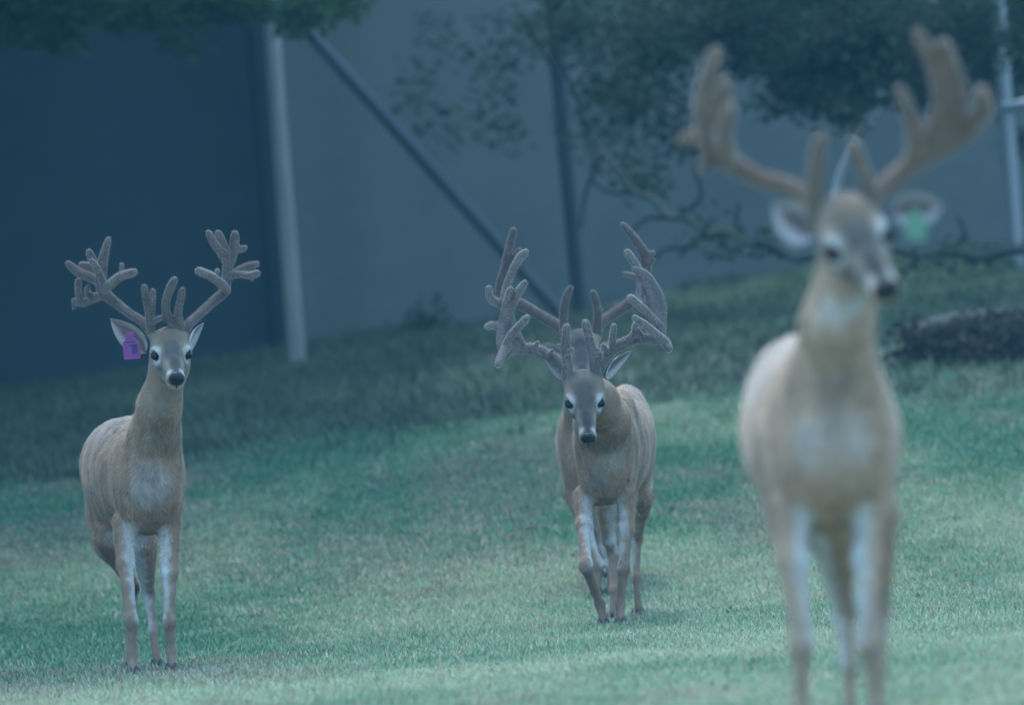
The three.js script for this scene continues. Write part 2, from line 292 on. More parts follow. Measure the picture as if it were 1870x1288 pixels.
  part('body', hairy(colour(g, bones, coat, marks, 0.2), s.hair ?? 70000, 0.022, 0.0014, 0.2, (p) => {
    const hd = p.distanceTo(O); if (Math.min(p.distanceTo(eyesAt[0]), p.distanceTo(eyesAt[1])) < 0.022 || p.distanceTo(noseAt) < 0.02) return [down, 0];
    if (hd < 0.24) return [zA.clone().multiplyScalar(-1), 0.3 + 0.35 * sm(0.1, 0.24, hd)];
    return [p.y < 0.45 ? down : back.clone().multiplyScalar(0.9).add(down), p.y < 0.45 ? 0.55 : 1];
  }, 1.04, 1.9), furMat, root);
  // eyes, nose
  for (const e of [-1, 1]) {
    const eye = new THREE.SphereGeometry(0.0188 * hs * (s.eyeScale ?? 1), 24, 16); eye.scale(0.9, 0.82, 1.14); const em = part('eye', eye, eyeMat, root); em.position.copy(H(e * 0.0512, 0.01, 0.0165)); em.quaternion.setFromRotationMatrix(new THREE.Matrix4().makeBasis(xA, yA, zA));
  }
  {
    const n = []; const pad = new THREE.SphereGeometry(1, 28, 18); pad.scale(0.0255, 0.0205, 0.017); n.push(pad);
    for (const e of [-1, 1]) { const t = new THREE.TorusGeometry(0.007, 0.0032, 8, 16, 4.6); t.rotateZ(e > 0 ? -0.6 : 0.6 + Math.PI - 4.6 + Math.PI); t.translate(e * 0.012, 0.0, 0.0135); n.push(t); }
    n.push(new THREE.CapsuleGeometry(0.002, 0.014, 4, 6).translate(0, -0.018, 0.012));
    const g2 = mergeGeometries(n.map((q) => q.toNonIndexed())); g2.scale(HX * 0.96, HY * 1.2, HZ);
    const nm = part('nose', g2, noseMat, root); nm.position.copy(H(0, 0.001, 0.184)); nm.quaternion.setFromRotationMatrix(new THREE.Matrix4().makeBasis(xA, yA, zA));
  }
  // hooves: two rounded toes
  for (const [tip, up] of hooves) {
    const toes = [-1, 1].map((e) => { const q = new THREE.SphereGeometry(1, 14, 10); const P = q.attributes.position; for (let i = 0; i < P.count; i++) { const y = P.getY(i); P.setY(i, Math.max(y, -0.62)); P.setZ(i, P.getZ(i) * (1 - 0.35 * Math.max(0, y)) + 0.25 * (0.4 - y)); } q.scale(0.016, 0.036, 0.032); q.translate(e * 0.0145, 0, 0.012); q.computeVertexNormals(); return q; });
    const hm = part('hoof', mergeGeometries(toes), hoofMat, root); hm.position.copy(tip).add(V(0, -0.012, 0)); hm.rotation.y = Math.atan2(-back.x, -back.z);
  }
  // ears: a cupped leaf with thickness, hollow side towards "face"
  for (const E of s.ears) {
    const b = L(...E.base), t = L(...E.tip), dir = t.clone().sub(b), n = dir.length(); dir.normalize();
    const face = toWorld(...E.face), wide = dir.clone().cross(face).normalize(), fz2 = wide.clone().cross(dir).normalize(), NU = 22, NV = 16, pos = [], col = [], idx = [];
    const w = (u) => E.w * Math.pow(Math.sin(Math.PI * Math.pow(clamp(u, 0, 1), 0.8) * 0.985 + 0.045), 0.72);
    for (const inner of [1, 0]) for (let i = 0; i <= NU; i++) for (let j = 0; j <= NV; j++) {
      const u = i / NU, v = j / NV * 2 - 1, ww = w(u), edge = 1 - v * v, q = (1 - u) * 0.6 + 0.4;
      const p = b.clone().addScaledVector(dir, u * n + 0.006 * Math.sin(v * 3)).addScaledVector(wide, v * ww).addScaledVector(fz2, -ww * E.cup * edge * q - (inner ? 0 : 0.005 * Math.sqrt(Math.max(edge, 0)) * Math.sin(Math.PI * clamp(u * 0.9 + 0.08))) + 0.12 * n * u * u);
      pos.push(p.x, p.y, p.z);
      const fuzz = fbm(u * 14, v * 9, inner), deep = inner ? sm(0.75, 0.2, Math.abs(v) + 0.35 * Math.abs(u - 0.38)) : 0;
      let c = inner ? mix3(E.inner ?? [0.34, 0.3, 0.3], [0.17, 0.11, 0.11], clamp(deep * 0.95 + (fuzz - 0.5) * 0.7)) : mix3(TAN_D, DARK, 0.3 + 0.3 * fuzz); if (inner) { const av = Math.abs(v); c = mix3(c, [0.45, 0.41, 0.41], 0.75 * sm(0.5, 0.68, av) * sm(0.98, 0.86, av) * sm(0.35, 0.55, fbm(u * 26, v * 3, 5) + 0.1)); if (av > 0.9) c = mix3(c, TAN_D, 0.6); }
      if (!inner && Math.abs(v) > 0.82) c = WHITE; col.push(...c);
    }
    const W = NV + 1, N = (NU + 1) * W;
    for (const inner of [1, 0]) for (let i = 0; i < NU; i++) for (let j = 0; j < NV; j++) { const a = (inner ? 0 : N) + i * W + j; inner ? idx.push(a, a + W, a + 1, a + 1, a + W, a + W + 1) : idx.push(a, a + 1, a + W, a + 1, a + W + 1, a + W); }
    const eg = new THREE.BufferGeometry(); eg.setAttribute('position', new THREE.Float32BufferAttribute(pos, 3)); eg.setAttribute('color', new THREE.Float32BufferAttribute(col, 3)); eg.setIndex(idx); eg.computeVertexNormals();
    const em = part('ear', eg, furMat, root, E.label);
    if (E.tag) {
      const T = E.tag, c = L(...T.at), shape = new THREE.Shape(), W2 = T.w / 2, Hh = T.h;
      shape.moveTo(-W2 * 0.4, Hh * 0.42); shape.lineTo(W2 * 0.4, Hh * 0.42); shape.quadraticCurveTo(W2 * 0.45, Hh * 0.18, W2, Hh * 0.1); shape.lineTo(W2, -Hh * 0.5); shape.lineTo(-W2, -Hh * 0.5); shape.lineTo(-W2, Hh * 0.1); shape.quadraticCurveTo(-W2 * 0.45, Hh * 0.18, -W2 * 0.4, Hh * 0.42);
      const tg = new THREE.ExtrudeGeometry(shape, { depth: 0.0016, bevelEnabled: true, bevelSize: 0.0012, bevelThickness: 0.0008, bevelSegments: 2, curveSegments: 8 });
      const stud = new THREE.CylinderGeometry(T.w * 0.2, T.w * 0.2, 0.006, 18).rotateX(Math.PI / 2).translate(0, Hh * 0.36, 0.003);
      const tm = part('ear_tag', mergeGeometries([tg, stud.toNonIndexed()]), std(T.col, 0.45), em, T.label);
      tm.position.copy(c); const zt = toWorld(...T.face), yt = toWorld(...T.up), xt = yt.clone().cross(zt).normalize(); tm.quaternion.setFromRotationMatrix(new THREE.Matrix4().makeBasis(xt, zt.clone().cross(xt), zt));
      if (T.print) { // dark printing on the tag, too small to read
        const bar = (x, y, w, h, r = 0) => new THREE.BoxGeometry(w, h, 0.0006).rotateZ(r).translate(x, y, 0.0029);
        const pm = new THREE.Mesh(mergeGeometries([bar(-T.w * 0.02, Hh * 0.1, T.w * 0.62, Hh * 0.045), bar(T.w * 0.2, -Hh * 0.16, T.w * 0.36, Hh * 0.34), bar(T.w * 0.08, -Hh * 0.02, T.w * 0.5, Hh * 0.04)]), std(T.print, 0.6));
        pm.position.copy(tm.position); pm.quaternion.copy(tm.quaternion); pm.name = 'print'; em.add(pm);
      }
    }
  }
  // antlers in velvet
  const pearl = s.pearl ?? 0.25;
  for (const A of s.antlers) {
    const ab = [], tips = [];
    for (const path of A) {
      const pts = path.map(([px, py, dz]) => L(px, py, s.headDz + dz)), rs = path.map((p) => p[3]);
      const curve = pts.length > 2 ? new THREE.CatmullRomCurve3(pts, false, 'centripetal') : null, n = curve ? (pts.length - 1) * 5 : 1;
      for (let i = 0; i < n; i++) {
        const u = i / n * (pts.length - 1), v = (i + 1) / n * (pts.length - 1), rad = (t) => { const q = Math.min(rs.length - 2, Math.floor(t)); return m(lerp(rs[q], rs[q + 1], t - q)); };
        ab.push({ a: curve ? curve.getPoint(i / n) : pts[0], b: curve ? curve.getPoint((i + 1) / n) : pts[1], ra: rad(u) * 0.86, rb: rad(v) * 0.86, k: s.antlerK ?? 330 });
      }
    }
    const ag = blend(ab, s.antlerCell ?? 0.0042, (x, y, z) => pearl * 1.5 * (noise(x * 95, y * 95, z * 95) - 0.5) + pearl * (noise(x * 30 + 5, y * 30, z * 30) - 0.5));
    const vel = s.velvet ?? VELVET;
    part('antler', hairy(colour(ag, ab, (x, y, z) => mix3(vel, vel.map((c) => c * 0.62), fbm(x * 25, y * 25, z * 25)), [], 0.2), s.fuzz ?? 42000, 0.0075, 0.0006, 7, (p, n) => [down.clone().addScaledVector(n, 0.01), 1], 2.8), velvetMat, root);
  }
  return root;
}

const BROWN = [0.3, 0.2, 0.14];
makeDeer({
  name: 'buck', D: 45, base: [275, 1215], label: 'buck with a purple ear tag and spreading many-tined velvet antlers standing in the grass',
  headDz: -0.3, eyes: [[279, 651], [345, 649]], nose: [325, 694], axis: [[276, 860, 0], [226, 860, 1.0]],
  body: [[248, 868, 0.46, 0.18, 0.235, 0.38], [232, 862, 0.75, 0.175, 0.215, 0.33], [221, 852, 1.02, 0.16, 0.19, 0.24], [234, 886, 0.1, 0.062, 0.2, 0.13, 60], [304, 880, 0.1, 0.058, 0.2, 0.13, 60], [272, 880, 0.02, 0.105, 0.16, 0.13], [271, 930, 0.12, 0.075, 0.1, 0.15, 60], [190, 940, 1.0, 0.07, 0.19, 0.13, 60], [252, 945, 1.0, 0.07, 0.19, 0.13, 60]],
  neck: [[274, 850, 0.1, 0.125], [283, 790, -0.04, 0.089], [292, 740, -0.14, 0.075], [304, 690, -0.22, 0.07]],
  legs: [
    [[226, 955, 0.08, 0.05], [229, 1030, 0.04, 0.036], [239, 1133, -0.02, 0.027], [241, 1195, 0, 0.019], [242, 1222, -0.03, 0.021]],
    [[308, 955, 0.08, 0.048], [309, 1045, 0.05, 0.035], [309, 1135, 0.02, 0.026], [312, 1190, 0.04, 0.019], [313, 1210, 0.01, 0.02]],
    [[262, 990, 0.9, 0.06], [271, 1085, 1.1, 0.026], [279, 1150, 1.06, 0.018], [286, 1200, 1.03, 0.02]],
    [[196, 985, 0.9, 0.06], [243, 1072, 1.14, 0.027], [238, 1150, 1.08, 0.018], [233, 1205, 1.05, 0.02]],
  ],
  marks: [[262, 905, -0.12, 0.075, 0.05, [0.36, 0.33, 0.3], 0.6], [300, 890, -0.1, 0.05, 0.04, [0.36, 0.33, 0.3], 0.5], [285, 740, -0.25, 0.06, 0.06, [0.26, 0.22, 0.19], 0.5], [284, 800, -0.16, 0.04, 0.05, [0.16, 0.135, 0.12], 0.6], [250, 1066, 1.1, 0.03, 0.012, [0.3, 0.16, 0.06], 0.9], [249, 1084, 1.1, 0.025, 0.01, [0.02, 0.015, 0.01], 0.9], [272, 860, -0.08, 0.05, 0.05, GREY, 0.6]],
  tail: [[215, 800, 1.24], [214, 880, 1.3]],
  ears: [
    { base: [266, 643, 0.0 - 0.24], tip: [205, 583, -0.22], face: [-0.25, -0.1, 1], w: 0.05, cup: 0.75, inner: [0.38, 0.28, 0.28], tag: { at: [239, 630, -0.27], w: 0.064, h: 0.112, col: [0.2, 0.03, 0.18], print: [0.04, 0.015, 0.1], face: [-0.12, 0.02, 1], up: [-0.1, 1, 0], label: 'purple ear tag' } },
    { base: [346, 640, -0.24], tip: [365, 588, -0.16], face: [1, -0.1, 0.12], w: 0.045, cup: 0.8 },
  ],
  antlers: [[
    [[277, 612, 0.06, 8.5], [262, 590, 0.1, 7.5], [238, 574, 0.16, 7.5], [215, 556, 0.2, 8], [196, 541, 0.2, 9], [186, 530, 0.17, 9.5], [184, 510, 0.14, 9], [186, 487, 0.12, 9.5], [191, 462, 0.09, 7.5], [198, 437, 0.05, 5]],
    [[188, 532, 0.17, 8.5], [201, 519, 0.05, 8.5], [222, 504, -0.08, 7], [245, 497, -0.17, 6.5]],
    [[222, 503, -0.08, 5.5], [222, 484, -0.07, 4.8]],
    [[190, 524, 0.14, 7.5], [180, 496, 0.06, 6.2], [167, 477, 0.0, 5.2]],
    [[184, 498, 0.13, 8], [170, 478, 0.14, 7.5], [162, 460, 0.13, 6]],
    [[184, 515, 0.15, 9], [164, 506, 0.2, 8], [143, 497, 0.22, 7], [123, 481, 0.22, 5]],
    [[176, 490, 0.15, 6], [162, 486, 0.1, 5.2], [147, 484, 0.05, 5]],
    [[188, 537, 0.18, 8], [172, 544, 0.24, 7], [151, 553, 0.28, 6], [135, 550, 0.3, 5.5]],
    [[137, 551, 0.3, 5], [134, 562, 0.3, 4]], [[147, 553, 0.28, 5.5], [142, 530, 0.27, 5.5], [143, 513, 0.25, 5.5]], [[168, 545, 0.24, 5.5], [158, 533, 0.22, 4.5], [161, 524, 0.2, 3.5]],
    [[273, 600, 0.05, 7], [271, 575, 0.03, 6], [266, 545, 0.0, 5.5], [263, 524, -0.02, 5.5]], [[275, 600, 0.05, 7], [276, 575, 0.03, 6], [279, 532, -0.03, 5.5]], [[277, 588, 0.04, 6], [292, 581, -0.02, 5]],
  ], [
    [[336, 612, 0.06, 8.5], [343, 594, 0.08, 8], [362, 576, 0.13, 8], [391, 549, 0.19, 8], [411, 530, 0.21, 8.5], [413, 508, 0.2, 8.5], [415, 480, 0.18, 9], [405, 462, 0.15, 8], [391, 445, 0.12, 6], [380, 425, 0.08, 5.5]],
    [[415, 470, 0.18, 8.5], [406, 444, 0.17, 7], [398, 426, 0.15, 6]],
    [[420, 478, 0.19, 9], [427, 450, 0.2, 8.5], [429, 428, 0.2, 7.5]], [[430, 455, 0.2, 5], [441, 455, 0.2, 3.5], [449, 452, 0.2, 2.5]],
    [[418, 505, 0.2, 7], [431, 496, 0.22, 5], [450, 487, 0.24, 4.6], [470, 482, 0.24, 4.6]], [[416, 502, 0.2, 7], [440, 501, 0.14, 5], [457, 503, 0.08, 5], [471, 499, 0.04, 5]], [[458, 503, 0.08, 4.5], [460, 509, 0.07, 4]],
    [[414, 529, 0.2, 8.5], [402, 517, 0.08, 8], [384, 504, -0.05, 7.5], [362, 495, -0.17, 7]],
    [[330, 598, 0.05, 8], [308, 582, 0.02, 7.5], [302, 558, 0.0, 7], [309, 530, -0.01, 7], [319, 511, -0.02, 6]], [[328, 596, 0.05, 8], [325, 570, 0.01, 6.5], [330, 545, -0.01, 5.5], [333, 530, -0.03, 5]], [[308, 583, 0.03, 6], [296, 580, 0.02, 5]],
    [[398, 497, -0.0, 4], [396, 494, 0.02, 4]],
  ]],
});

makeDeer({
  name: 'buck', D: 47.5, base: [1100, 1125], label: 'buck walking with its head lowered under a wide basket of knobbly velvet antlers', pearl: 0.6, crownTone: [0.12, 0.098, 0.085], velvet: [0.21, 0.175, 0.165],
  headDz: -0.62, eyes: [[1038, 735], [1097, 733]], nose: [1074, 803], axis: [[1098, 830, 0], [1150, 830, 1.0]],
  body: [[1120, 818, 0.42, 0.145, 0.225, 0.38], [1134, 806, 0.75, 0.14, 0.2, 0.33], [1147, 794, 1.05, 0.108, 0.21, 0.26], [1076, 838, 0.1, 0.045, 0.19, 0.13, 60], [1138, 830, 0.1, 0.05, 0.2, 0.13, 60], [1104, 838, 0.0, 0.095, 0.16, 0.13], [1106, 882, 0.1, 0.08, 0.09, 0.14, 60], [1118, 880, 1.0, 0.05, 0.18, 0.13, 60], [1168, 860, 1.0, 0.048, 0.18, 0.13, 60], [1136, 760, 0.2, 0.06, 0.115, 0.2, 60]],
  neck: [[1106, 800, 0.06, 0.125], [1100, 770, -0.14, 0.105], [1088, 735, -0.36, 0.085], [1074, 715, -0.52, 0.068]],
  legs: [
    [[1066, 905, 0.06, 0.043], [1066, 960, 0.0, 0.032], [1070, 1034, -0.12, 0.028], [1096, 1104, 0.02, 0.0195], [1102, 1126, 0.02, 0.022]],
    [[1146, 900, 0.06, 0.041], [1145, 965, 0.04, 0.03], [1139, 1038, 0.0, 0.026], [1133, 1105, 0.02, 0.0185], [1134, 1128, -0.02, 0.021]],
    [[1104, 915, 0.9, 0.05], [1112, 985, 1.0, 0.03], [1120, 1010, 1.05, 0.027], [1121, 1080, 0.95, 0.018], [1119, 1112, 0.92, 0.02]],
    [[1174, 905, 0.95, 0.047], [1162, 985, 1.15, 0.027], [1162, 1055, 1.1, 0.018], [1165, 1106, 1.08, 0.02]],
  ],
  marks: [[1120, 830, -0.12, 0.06, 0.06, [0.34, 0.31, 0.28], 0.5], [1090, 880, -0.12, 0.06, 0.04, GREY, 0.6], [1120, 920, 0.98, 0.05, 0.03, WHITE, 0.9], [1092, 1050, 0.9, 0.02, 0.01, DARK, 0.9], [1172, 890, 1.0, 0.06, 0.04, WHITE, 0.4]],
  tail: [[1152, 730, 1.28], [1152, 800, 1.34]],
  ears: [
    { base: [1030, 690, -0.55], tip: [999, 650, -0.42], face: [-0.9, -0.1, 0.6], w: 0.035, cup: 0.8 },
    { base: [1108, 690, -0.55], tip: [1142, 640, -0.36], face: [0.9, -0.1, 0.3], w: 0.035, cup: 0.8 },
  ],
  antlers: [[
    [[1040, 700, 0.06, 11], [1034, 682, 0.08, 11], [1022, 664, 0.1, 10], [1004, 650, 0.12, 9.5], [980, 640, 0.12, 10], [955, 637, 0.1, 10.5], [934, 638, 0.04, 11], [922, 648, -0.02, 9], [911, 664, -0.06, 8]],
    [[918, 645, 0, 8], [930, 618, -0.06, 7], [947, 597, -0.12, 6.5], [963, 581, -0.17, 6.5]],
    [[926, 634, -0.03, 8], [918, 645, -0.08, 7.5], [910, 665, -0.14, 7]],
    [[918, 640, 0.0, 8], [915, 618, 0.03, 8.5], [920, 585, 0.06, 8.5], [926, 555, 0.04, 8], [932, 530, 0.0, 7]],
    [[926, 580, 0.06, 7], [938, 552, 0.05, 6.5], [948, 532, 0.0, 6.5], [959, 517, -0.05, 6]],
    [[920, 565, 0.07, 7], [922, 535, 0.1, 7], [936, 495, 0.1, 7], [950, 470, 0.06, 7], [961, 460, 0.03, 5.5]],
    [[922, 553, 0.08, 6.5], [904, 552, 0.08, 6], [894, 541, 0.06, 6], [893, 527, 0.04, 6]], [[914, 600, 0.05, 6.5], [902, 594, 0.06, 5], [889, 597, 0.06, 5]],
    [[942, 633, 0.04, 8], [938, 605, 0.06, 5], [935, 578, 0.06, 5]], [[955, 634, 0.08, 7], [947, 615, 0.04, 5], [943, 600, -0.02, 4]],
    [[1037, 690, 0.06, 10], [1036, 665, 0.04, 9], [1033, 636, 0.02, 8.5], [1035, 598, -0.02, 7.5]], [[1033, 640, 0.02, 5], [1021, 632, 0.0, 4]], [[1036, 645, 0.01, 5], [1045, 640, -0.02, 5]], [[1000, 650, 0.1, 6], [1008, 641, 0.06, 4]], [[978, 632, 0.1, 5], [982, 626, 0.08, 4]],
  ], [
    [[1090, 700, 0.06, 11], [1090, 682, 0.08, 11], [1102, 658, 0.1, 10], [1124, 635, 0.12, 10], [1154, 622, 0.12, 9.5], [1190, 618, 0.06, 9], [1212, 624, 0.0, 8.5], [1222, 637, -0.06, 7.5]],
    [[1218, 630, -0.02, 8], [1206, 617, -0.06, 7], [1186, 600, -0.12, 6.5], [1159, 581, -0.17, 6.5]],
    [[1208, 620, 0.04, 6], [1211, 590, 0.08, 6], [1211, 557, 0.1, 6], [1194, 519, 0.1, 6.5], [1175, 499, 0.07, 6.5], [1158, 492, 0.04, 6]],
    [[1206, 605, 0.06, 7], [1196, 565, 0.1, 13], [1186, 530, 0.1, 11], [1175, 507, 0.08, 8]],
    [[1204, 595, 0.06, 6.5], [1182, 570, 0.0, 6.5], [1165, 556, -0.05, 6.5], [1151, 544, -0.09, 6.5]],
    [[1172, 515, 0.09, 7], [1162, 485, 0.07, 7], [1145, 461, 0.04, 6.5]], [[1168, 520, 0.08, 5], [1167, 545, 0.06, 4], [1170, 565, 0.0, 5]], [[1168, 612, 0.08, 7], [1160, 600, 0.04, 6], [1164, 588, -0.04, 5]], [[1150, 618, 0.1, 7], [1160, 608, 0.06, 7]],
    [[1118, 630, 0.1, 7], [1119, 612, 0.06, 5.5], [1121, 596, 0.03, 5.5]], [[1108, 640, 0.08, 6], [1102, 632, 0.04, 4.5]], [[1096, 655, 0.06, 6], [1093, 640, 0.02, 4.5]],
    [[1089, 690, 0.06, 10], [1085, 665, 0.04, 9.5], [1080, 635, 0.02, 8.5], [1074, 608, 0.0, 7.5], [1069, 590, -0.02, 7]], [[1084, 650, 0.02, 6], [1096, 646, 0.0, 4]],
  ]],
});

makeDeer({
  name: 'buck', D: 50.4, base: [1078, 1105], label: 'rear buck almost wholly hidden behind the buck with its head lowered', velvet: [0.15, 0.11, 0.1],
  headDz: -0.3, eyes: [[1034, 655], [1090, 652]], nose: [1064, 712], axis: [[1078, 830, 0], [1092, 830, 1.0]],
  body: [[1086, 815, 0.45, 0.17, 0.235, 0.38], [1090, 805, 0.75, 0.165, 0.21, 0.33], [1094, 800, 1.02, 0.15, 0.19, 0.24], [1046, 826, 0.1, 0.06, 0.2, 0.13, 60], [1106, 830, 0.1, 0.06, 0.2, 0.13, 60], [1080, 830, 0.02, 0.11, 0.16, 0.13], [1078, 875, 0.12, 0.08, 0.1, 0.15, 60]],
  neck: [[1078, 800, 0.1, 0.125], [1074, 745, -0.06, 0.094], [1066, 690, -0.2, 0.075]],
  legs: [
    [[1048, 900, 0.08, 0.048], [1068, 960, 0.04, 0.036], [1090, 1030, 0, 0.027], [1092, 1085, 0, 0.019], [1092, 1108, -0.03, 0.02]], [[1112, 900, 0.08, 0.048], [1116, 960, 0.04, 0.036], [1116, 1030, 0, 0.027], [1116, 1080, 0, 0.019], [1116, 1100, -0.03, 0.02]],
    [[1060, 910, 0.95, 0.06], [1096, 990, 1.15, 0.027], [1098, 1050, 1.1, 0.018], [1098, 1095, 1.06, 0.02]], [[1118, 910, 0.95, 0.06], [1120, 990, 1.15, 0.027], [1122, 1050, 1.1, 0.018], [1122, 1095, 1.06, 0.02]],
  ],
  marks: [], tail: [[1094, 760, 1.24], [1094, 830, 1.3]], cell: 0.009, crownTone: [0.07, 0.06, 0.06], hair: 30000, fuzz: 12000,
  ears: [{ base: [1024, 645, -0.25], tip: [985, 632, -0.16], face: [-0.5, 0, 0.7], w: 0.034, cup: 0.8 }, { base: [1098, 642, -0.25], tip: [1120, 636, -0.16], face: [0.5, 0, 0.7], w: 0.04, cup: 0.8 }],
  antlers: [[
    [[1036, 622, 0.06, 10], [1022, 598, 0.1, 10], [988, 577, 0.14, 10], [950, 555, 0.17, 10], [922, 548, 0.16, 9], [912, 530, 0.13, 8], [922, 490, 0.1, 8], [929, 455, 0.06, 7], [938, 421, 0.02, 7]],
    [[928, 492, 0.1, 6], [938, 475, 0.08, 6], [948, 457, 0.06, 5]], [[920, 520, 0.12, 7], [934, 492, 0.16, 7], [940, 470, 0.18, 6]],
    [[1031, 610, 0.06, 8], [1029, 578, 0.04, 8], [1032, 550, 0.02, 7.5], [1042, 526, -0.01, 6]],
  ], [
    [[1088, 618, 0.06, 10], [1096, 592, 0.1, 10], [1118, 575, 0.14, 9.5], [1149, 555, 0.17, 9.5], [1166, 543, 0.16, 9], [1175, 515, 0.13, 10], [1180, 475, 0.1, 10], [1162, 440, 0.06, 8], [1138, 411, 0.02, 6]],
    [[1178, 470, 0.1, 6], [1186, 466, 0.1, 5], [1193, 462, 0.1, 4]], [[1180, 485, 0.1, 6], [1194, 475, 0.1, 4]], [[1172, 510, 0.12, 6], [1155, 504, 0.06, 4.5], [1140, 500, 0.0, 4]],
    [[1090, 606, 0.06, 9], [1092, 575, 0.04, 7.5], [1088, 550, 0.02, 6.5], [1083, 534, 0, 5.5]], [[1092, 590, 0.06, 6], [1096, 565, 0.0, 5]],
  ]],
});

makeDeer({
  name: 'buck', D: 29, base: [1520, 1345], label: 'large blurred buck nearest the lens with a green ear tag and tall broad velvet antlers', velvet: [0.2, 0.14, 0.105], legWhite: 0.8, headScale: 1.1, tone: [0.4, 0.27, 0.19], light: 1.3,
  eyeScale: 1.15, headDz: -0.25, eyes: [[1526, 458], [1606, 431]], nose: [1613, 526], axis: [[1520, 820, 0], [1472, 820, 1.0]], antlerCell: 0.0052, antlerK: 230, cell: 0.0085, fuzz: 14000, hair: 60000,
  body: [[1504, 800, 0.46, 0.198, 0.25, 0.4], [1486, 790, 0.78, 0.19, 0.225, 0.33], [1474, 755, 1.05, 0.165, 0.205, 0.25], [1446, 815, 0.1, 0.065, 0.21, 0.13, 60], [1588, 805, 0.1, 0.06, 0.21, 0.13, 60], [1518, 815, 0.0, 0.115, 0.17, 0.13], [1516, 895, 0.12, 0.085, 0.1, 0.15, 60], [1440, 900, 1.0, 0.07, 0.19, 0.13, 60], [1560, 900, 1.0, 0.07, 0.19, 0.13, 60]],
  neck: [[1518, 765, 0.12, 0.135], [1522, 680, -0.02, 0.1], [1531, 590, -0.12, 0.083], [1548, 500, -0.18, 0.075]],
  legs: [
    [[1446, 925, 0.06, 0.052], [1448, 1020, 0.04, 0.04], [1463, 1175, 0, 0.031], [1462, 1290, 0.02, 0.021], [1460, 1345, 0, 0.022]],
    [[1590, 925, 0.06, 0.05], [1584, 1020, 0.04, 0.038], [1588, 1175, 0, 0.031], [1602, 1290, 0.02, 0.021], [1604, 1345, 0, 0.022]],
    [[1512, 940, 0.9, 0.065], [1540, 1120, 1.15, 0.03], [1550, 1220, 1.1, 0.02], [1552, 1310, 1.06, 0.021]],
    [[1602, 930, 0.9, 0.06], [1606, 1110, 1.15, 0.03], [1606, 1220, 1.1, 0.02], [1606, 1310, 1.06, 0.021]],
  ],
  marks: [[1474, 806, -0.12, 0.06, 0.05, [0.38, 0.35, 0.33], 0.5], [1566, 800, -0.12, 0.055, 0.05, [0.38, 0.35, 0.33], 0.5], [1530, 700, -0.14, 0.045, 0.04, [0.19, 0.16, 0.14], 0.6], [1528, 750, -0.16, 0.045, 0.035, [0.17, 0.145, 0.13], 0.7], [1522, 568, -0.2, 0.035, 0.03, WHITE, 0.75], [1570, 562, -0.25, 0.035, 0.025, WHITE, 0.75], [1640, 780, 0.6, 0.14, 0.05, [0.2, 0.18, 0.18], 0.6]],
  tail: [[1470, 660, 1.28], [1468, 760, 1.35]],
  ears: [
    { base: [1490, 432, -0.19], tip: [1412, 376, -0.2], face: [-0.1, -0.1, 1], w: 0.056, cup: 0.7, inner: [0.6, 0.55, 0.57] },
    { base: [1630, 392, -0.12], tip: [1722, 372, -0.16], face: [0.2, -0.15, 1], w: 0.052, cup: 0.7, inner: [0.6, 0.55, 0.57], tag: { at: [1672, 408, -0.2], w: 0.05, h: 0.085, col: [0.12, 0.25, 0.17], face: [0.1, 0, 1], up: [0, 1, 0], label: 'green ear tag' } },
  ],
  antlers: [[
    [[1512, 420, 0.06, 19], [1494, 388, 0.09, 18], [1450, 344, 0.14, 15], [1392, 328, 0.18, 14], [1345, 302, 0.18, 16], [1318, 284, 0.15, 19], [1300, 262, 0.12, 22], [1290, 220, 0.1, 24], [1288, 175, 0.08, 19], [1296, 130, 0.05, 15], [1309, 96, 0.02, 13]],
    [[1298, 215, 0.1, 18], [1314, 180, 0.04, 15], [1326, 150, 0, 12]], [[1312, 270, 0.1, 16], [1326, 222, 0.02, 13], [1335, 194, -0.05, 11]], [[1298, 244, 0.12, 14], [1270, 248, 0.16, 12], [1246, 256, 0.18, 11]], [[1306, 280, 0.13, 14], [1290, 298, 0.12, 9], [1278, 308, 0.1, 6]], [[1335, 296, 0.15, 14], [1326, 262, 0.06, 14], [1320, 235, 0, 11]],
    [[1494, 400, 0.06, 17], [1488, 362, 0.05, 16], [1490, 300, 0.03, 14.5], [1499, 252, 0, 12.5]],
  ], [
    [[1584, 410, 0.06, 19], [1588, 376, 0.09, 18], [1622, 335, 0.14, 17], [1666, 300, 0.18, 18], [1724, 265, 0.2, 21], [1770, 232, 0.18, 20], [1796, 198, 0.12, 18], [1793, 172, 0.08, 17]],
    [[1668, 296, 0.17, 16], [1672, 260, 0.14, 15], [1664, 215, 0.1, 13], [1643, 164, 0.05, 10]], [[1668, 225, 0.1, 7], [1690, 230, 0.1, 7]],
    [[1722, 262, 0.2, 22], [1724, 195, 0.17, 21], [1706, 120, 0.12, 16], [1675, 60, 0.06, 11]], [[1744, 246, 0.2, 20], [1748, 165, 0.17, 19], [1733, 110, 0.13, 15], [1722, 82, 0.1, 13]], [[1690, 285, 0.18, 14], [1706, 240, 0.17, 15], [1716, 200, 0.17, 14]],
    [[1592, 395, 0.07, 15], [1588, 345, 0.05, 13], [1572, 300, 0.02, 11], [1557, 262, -0.02, 9.5]],
  ]],
});

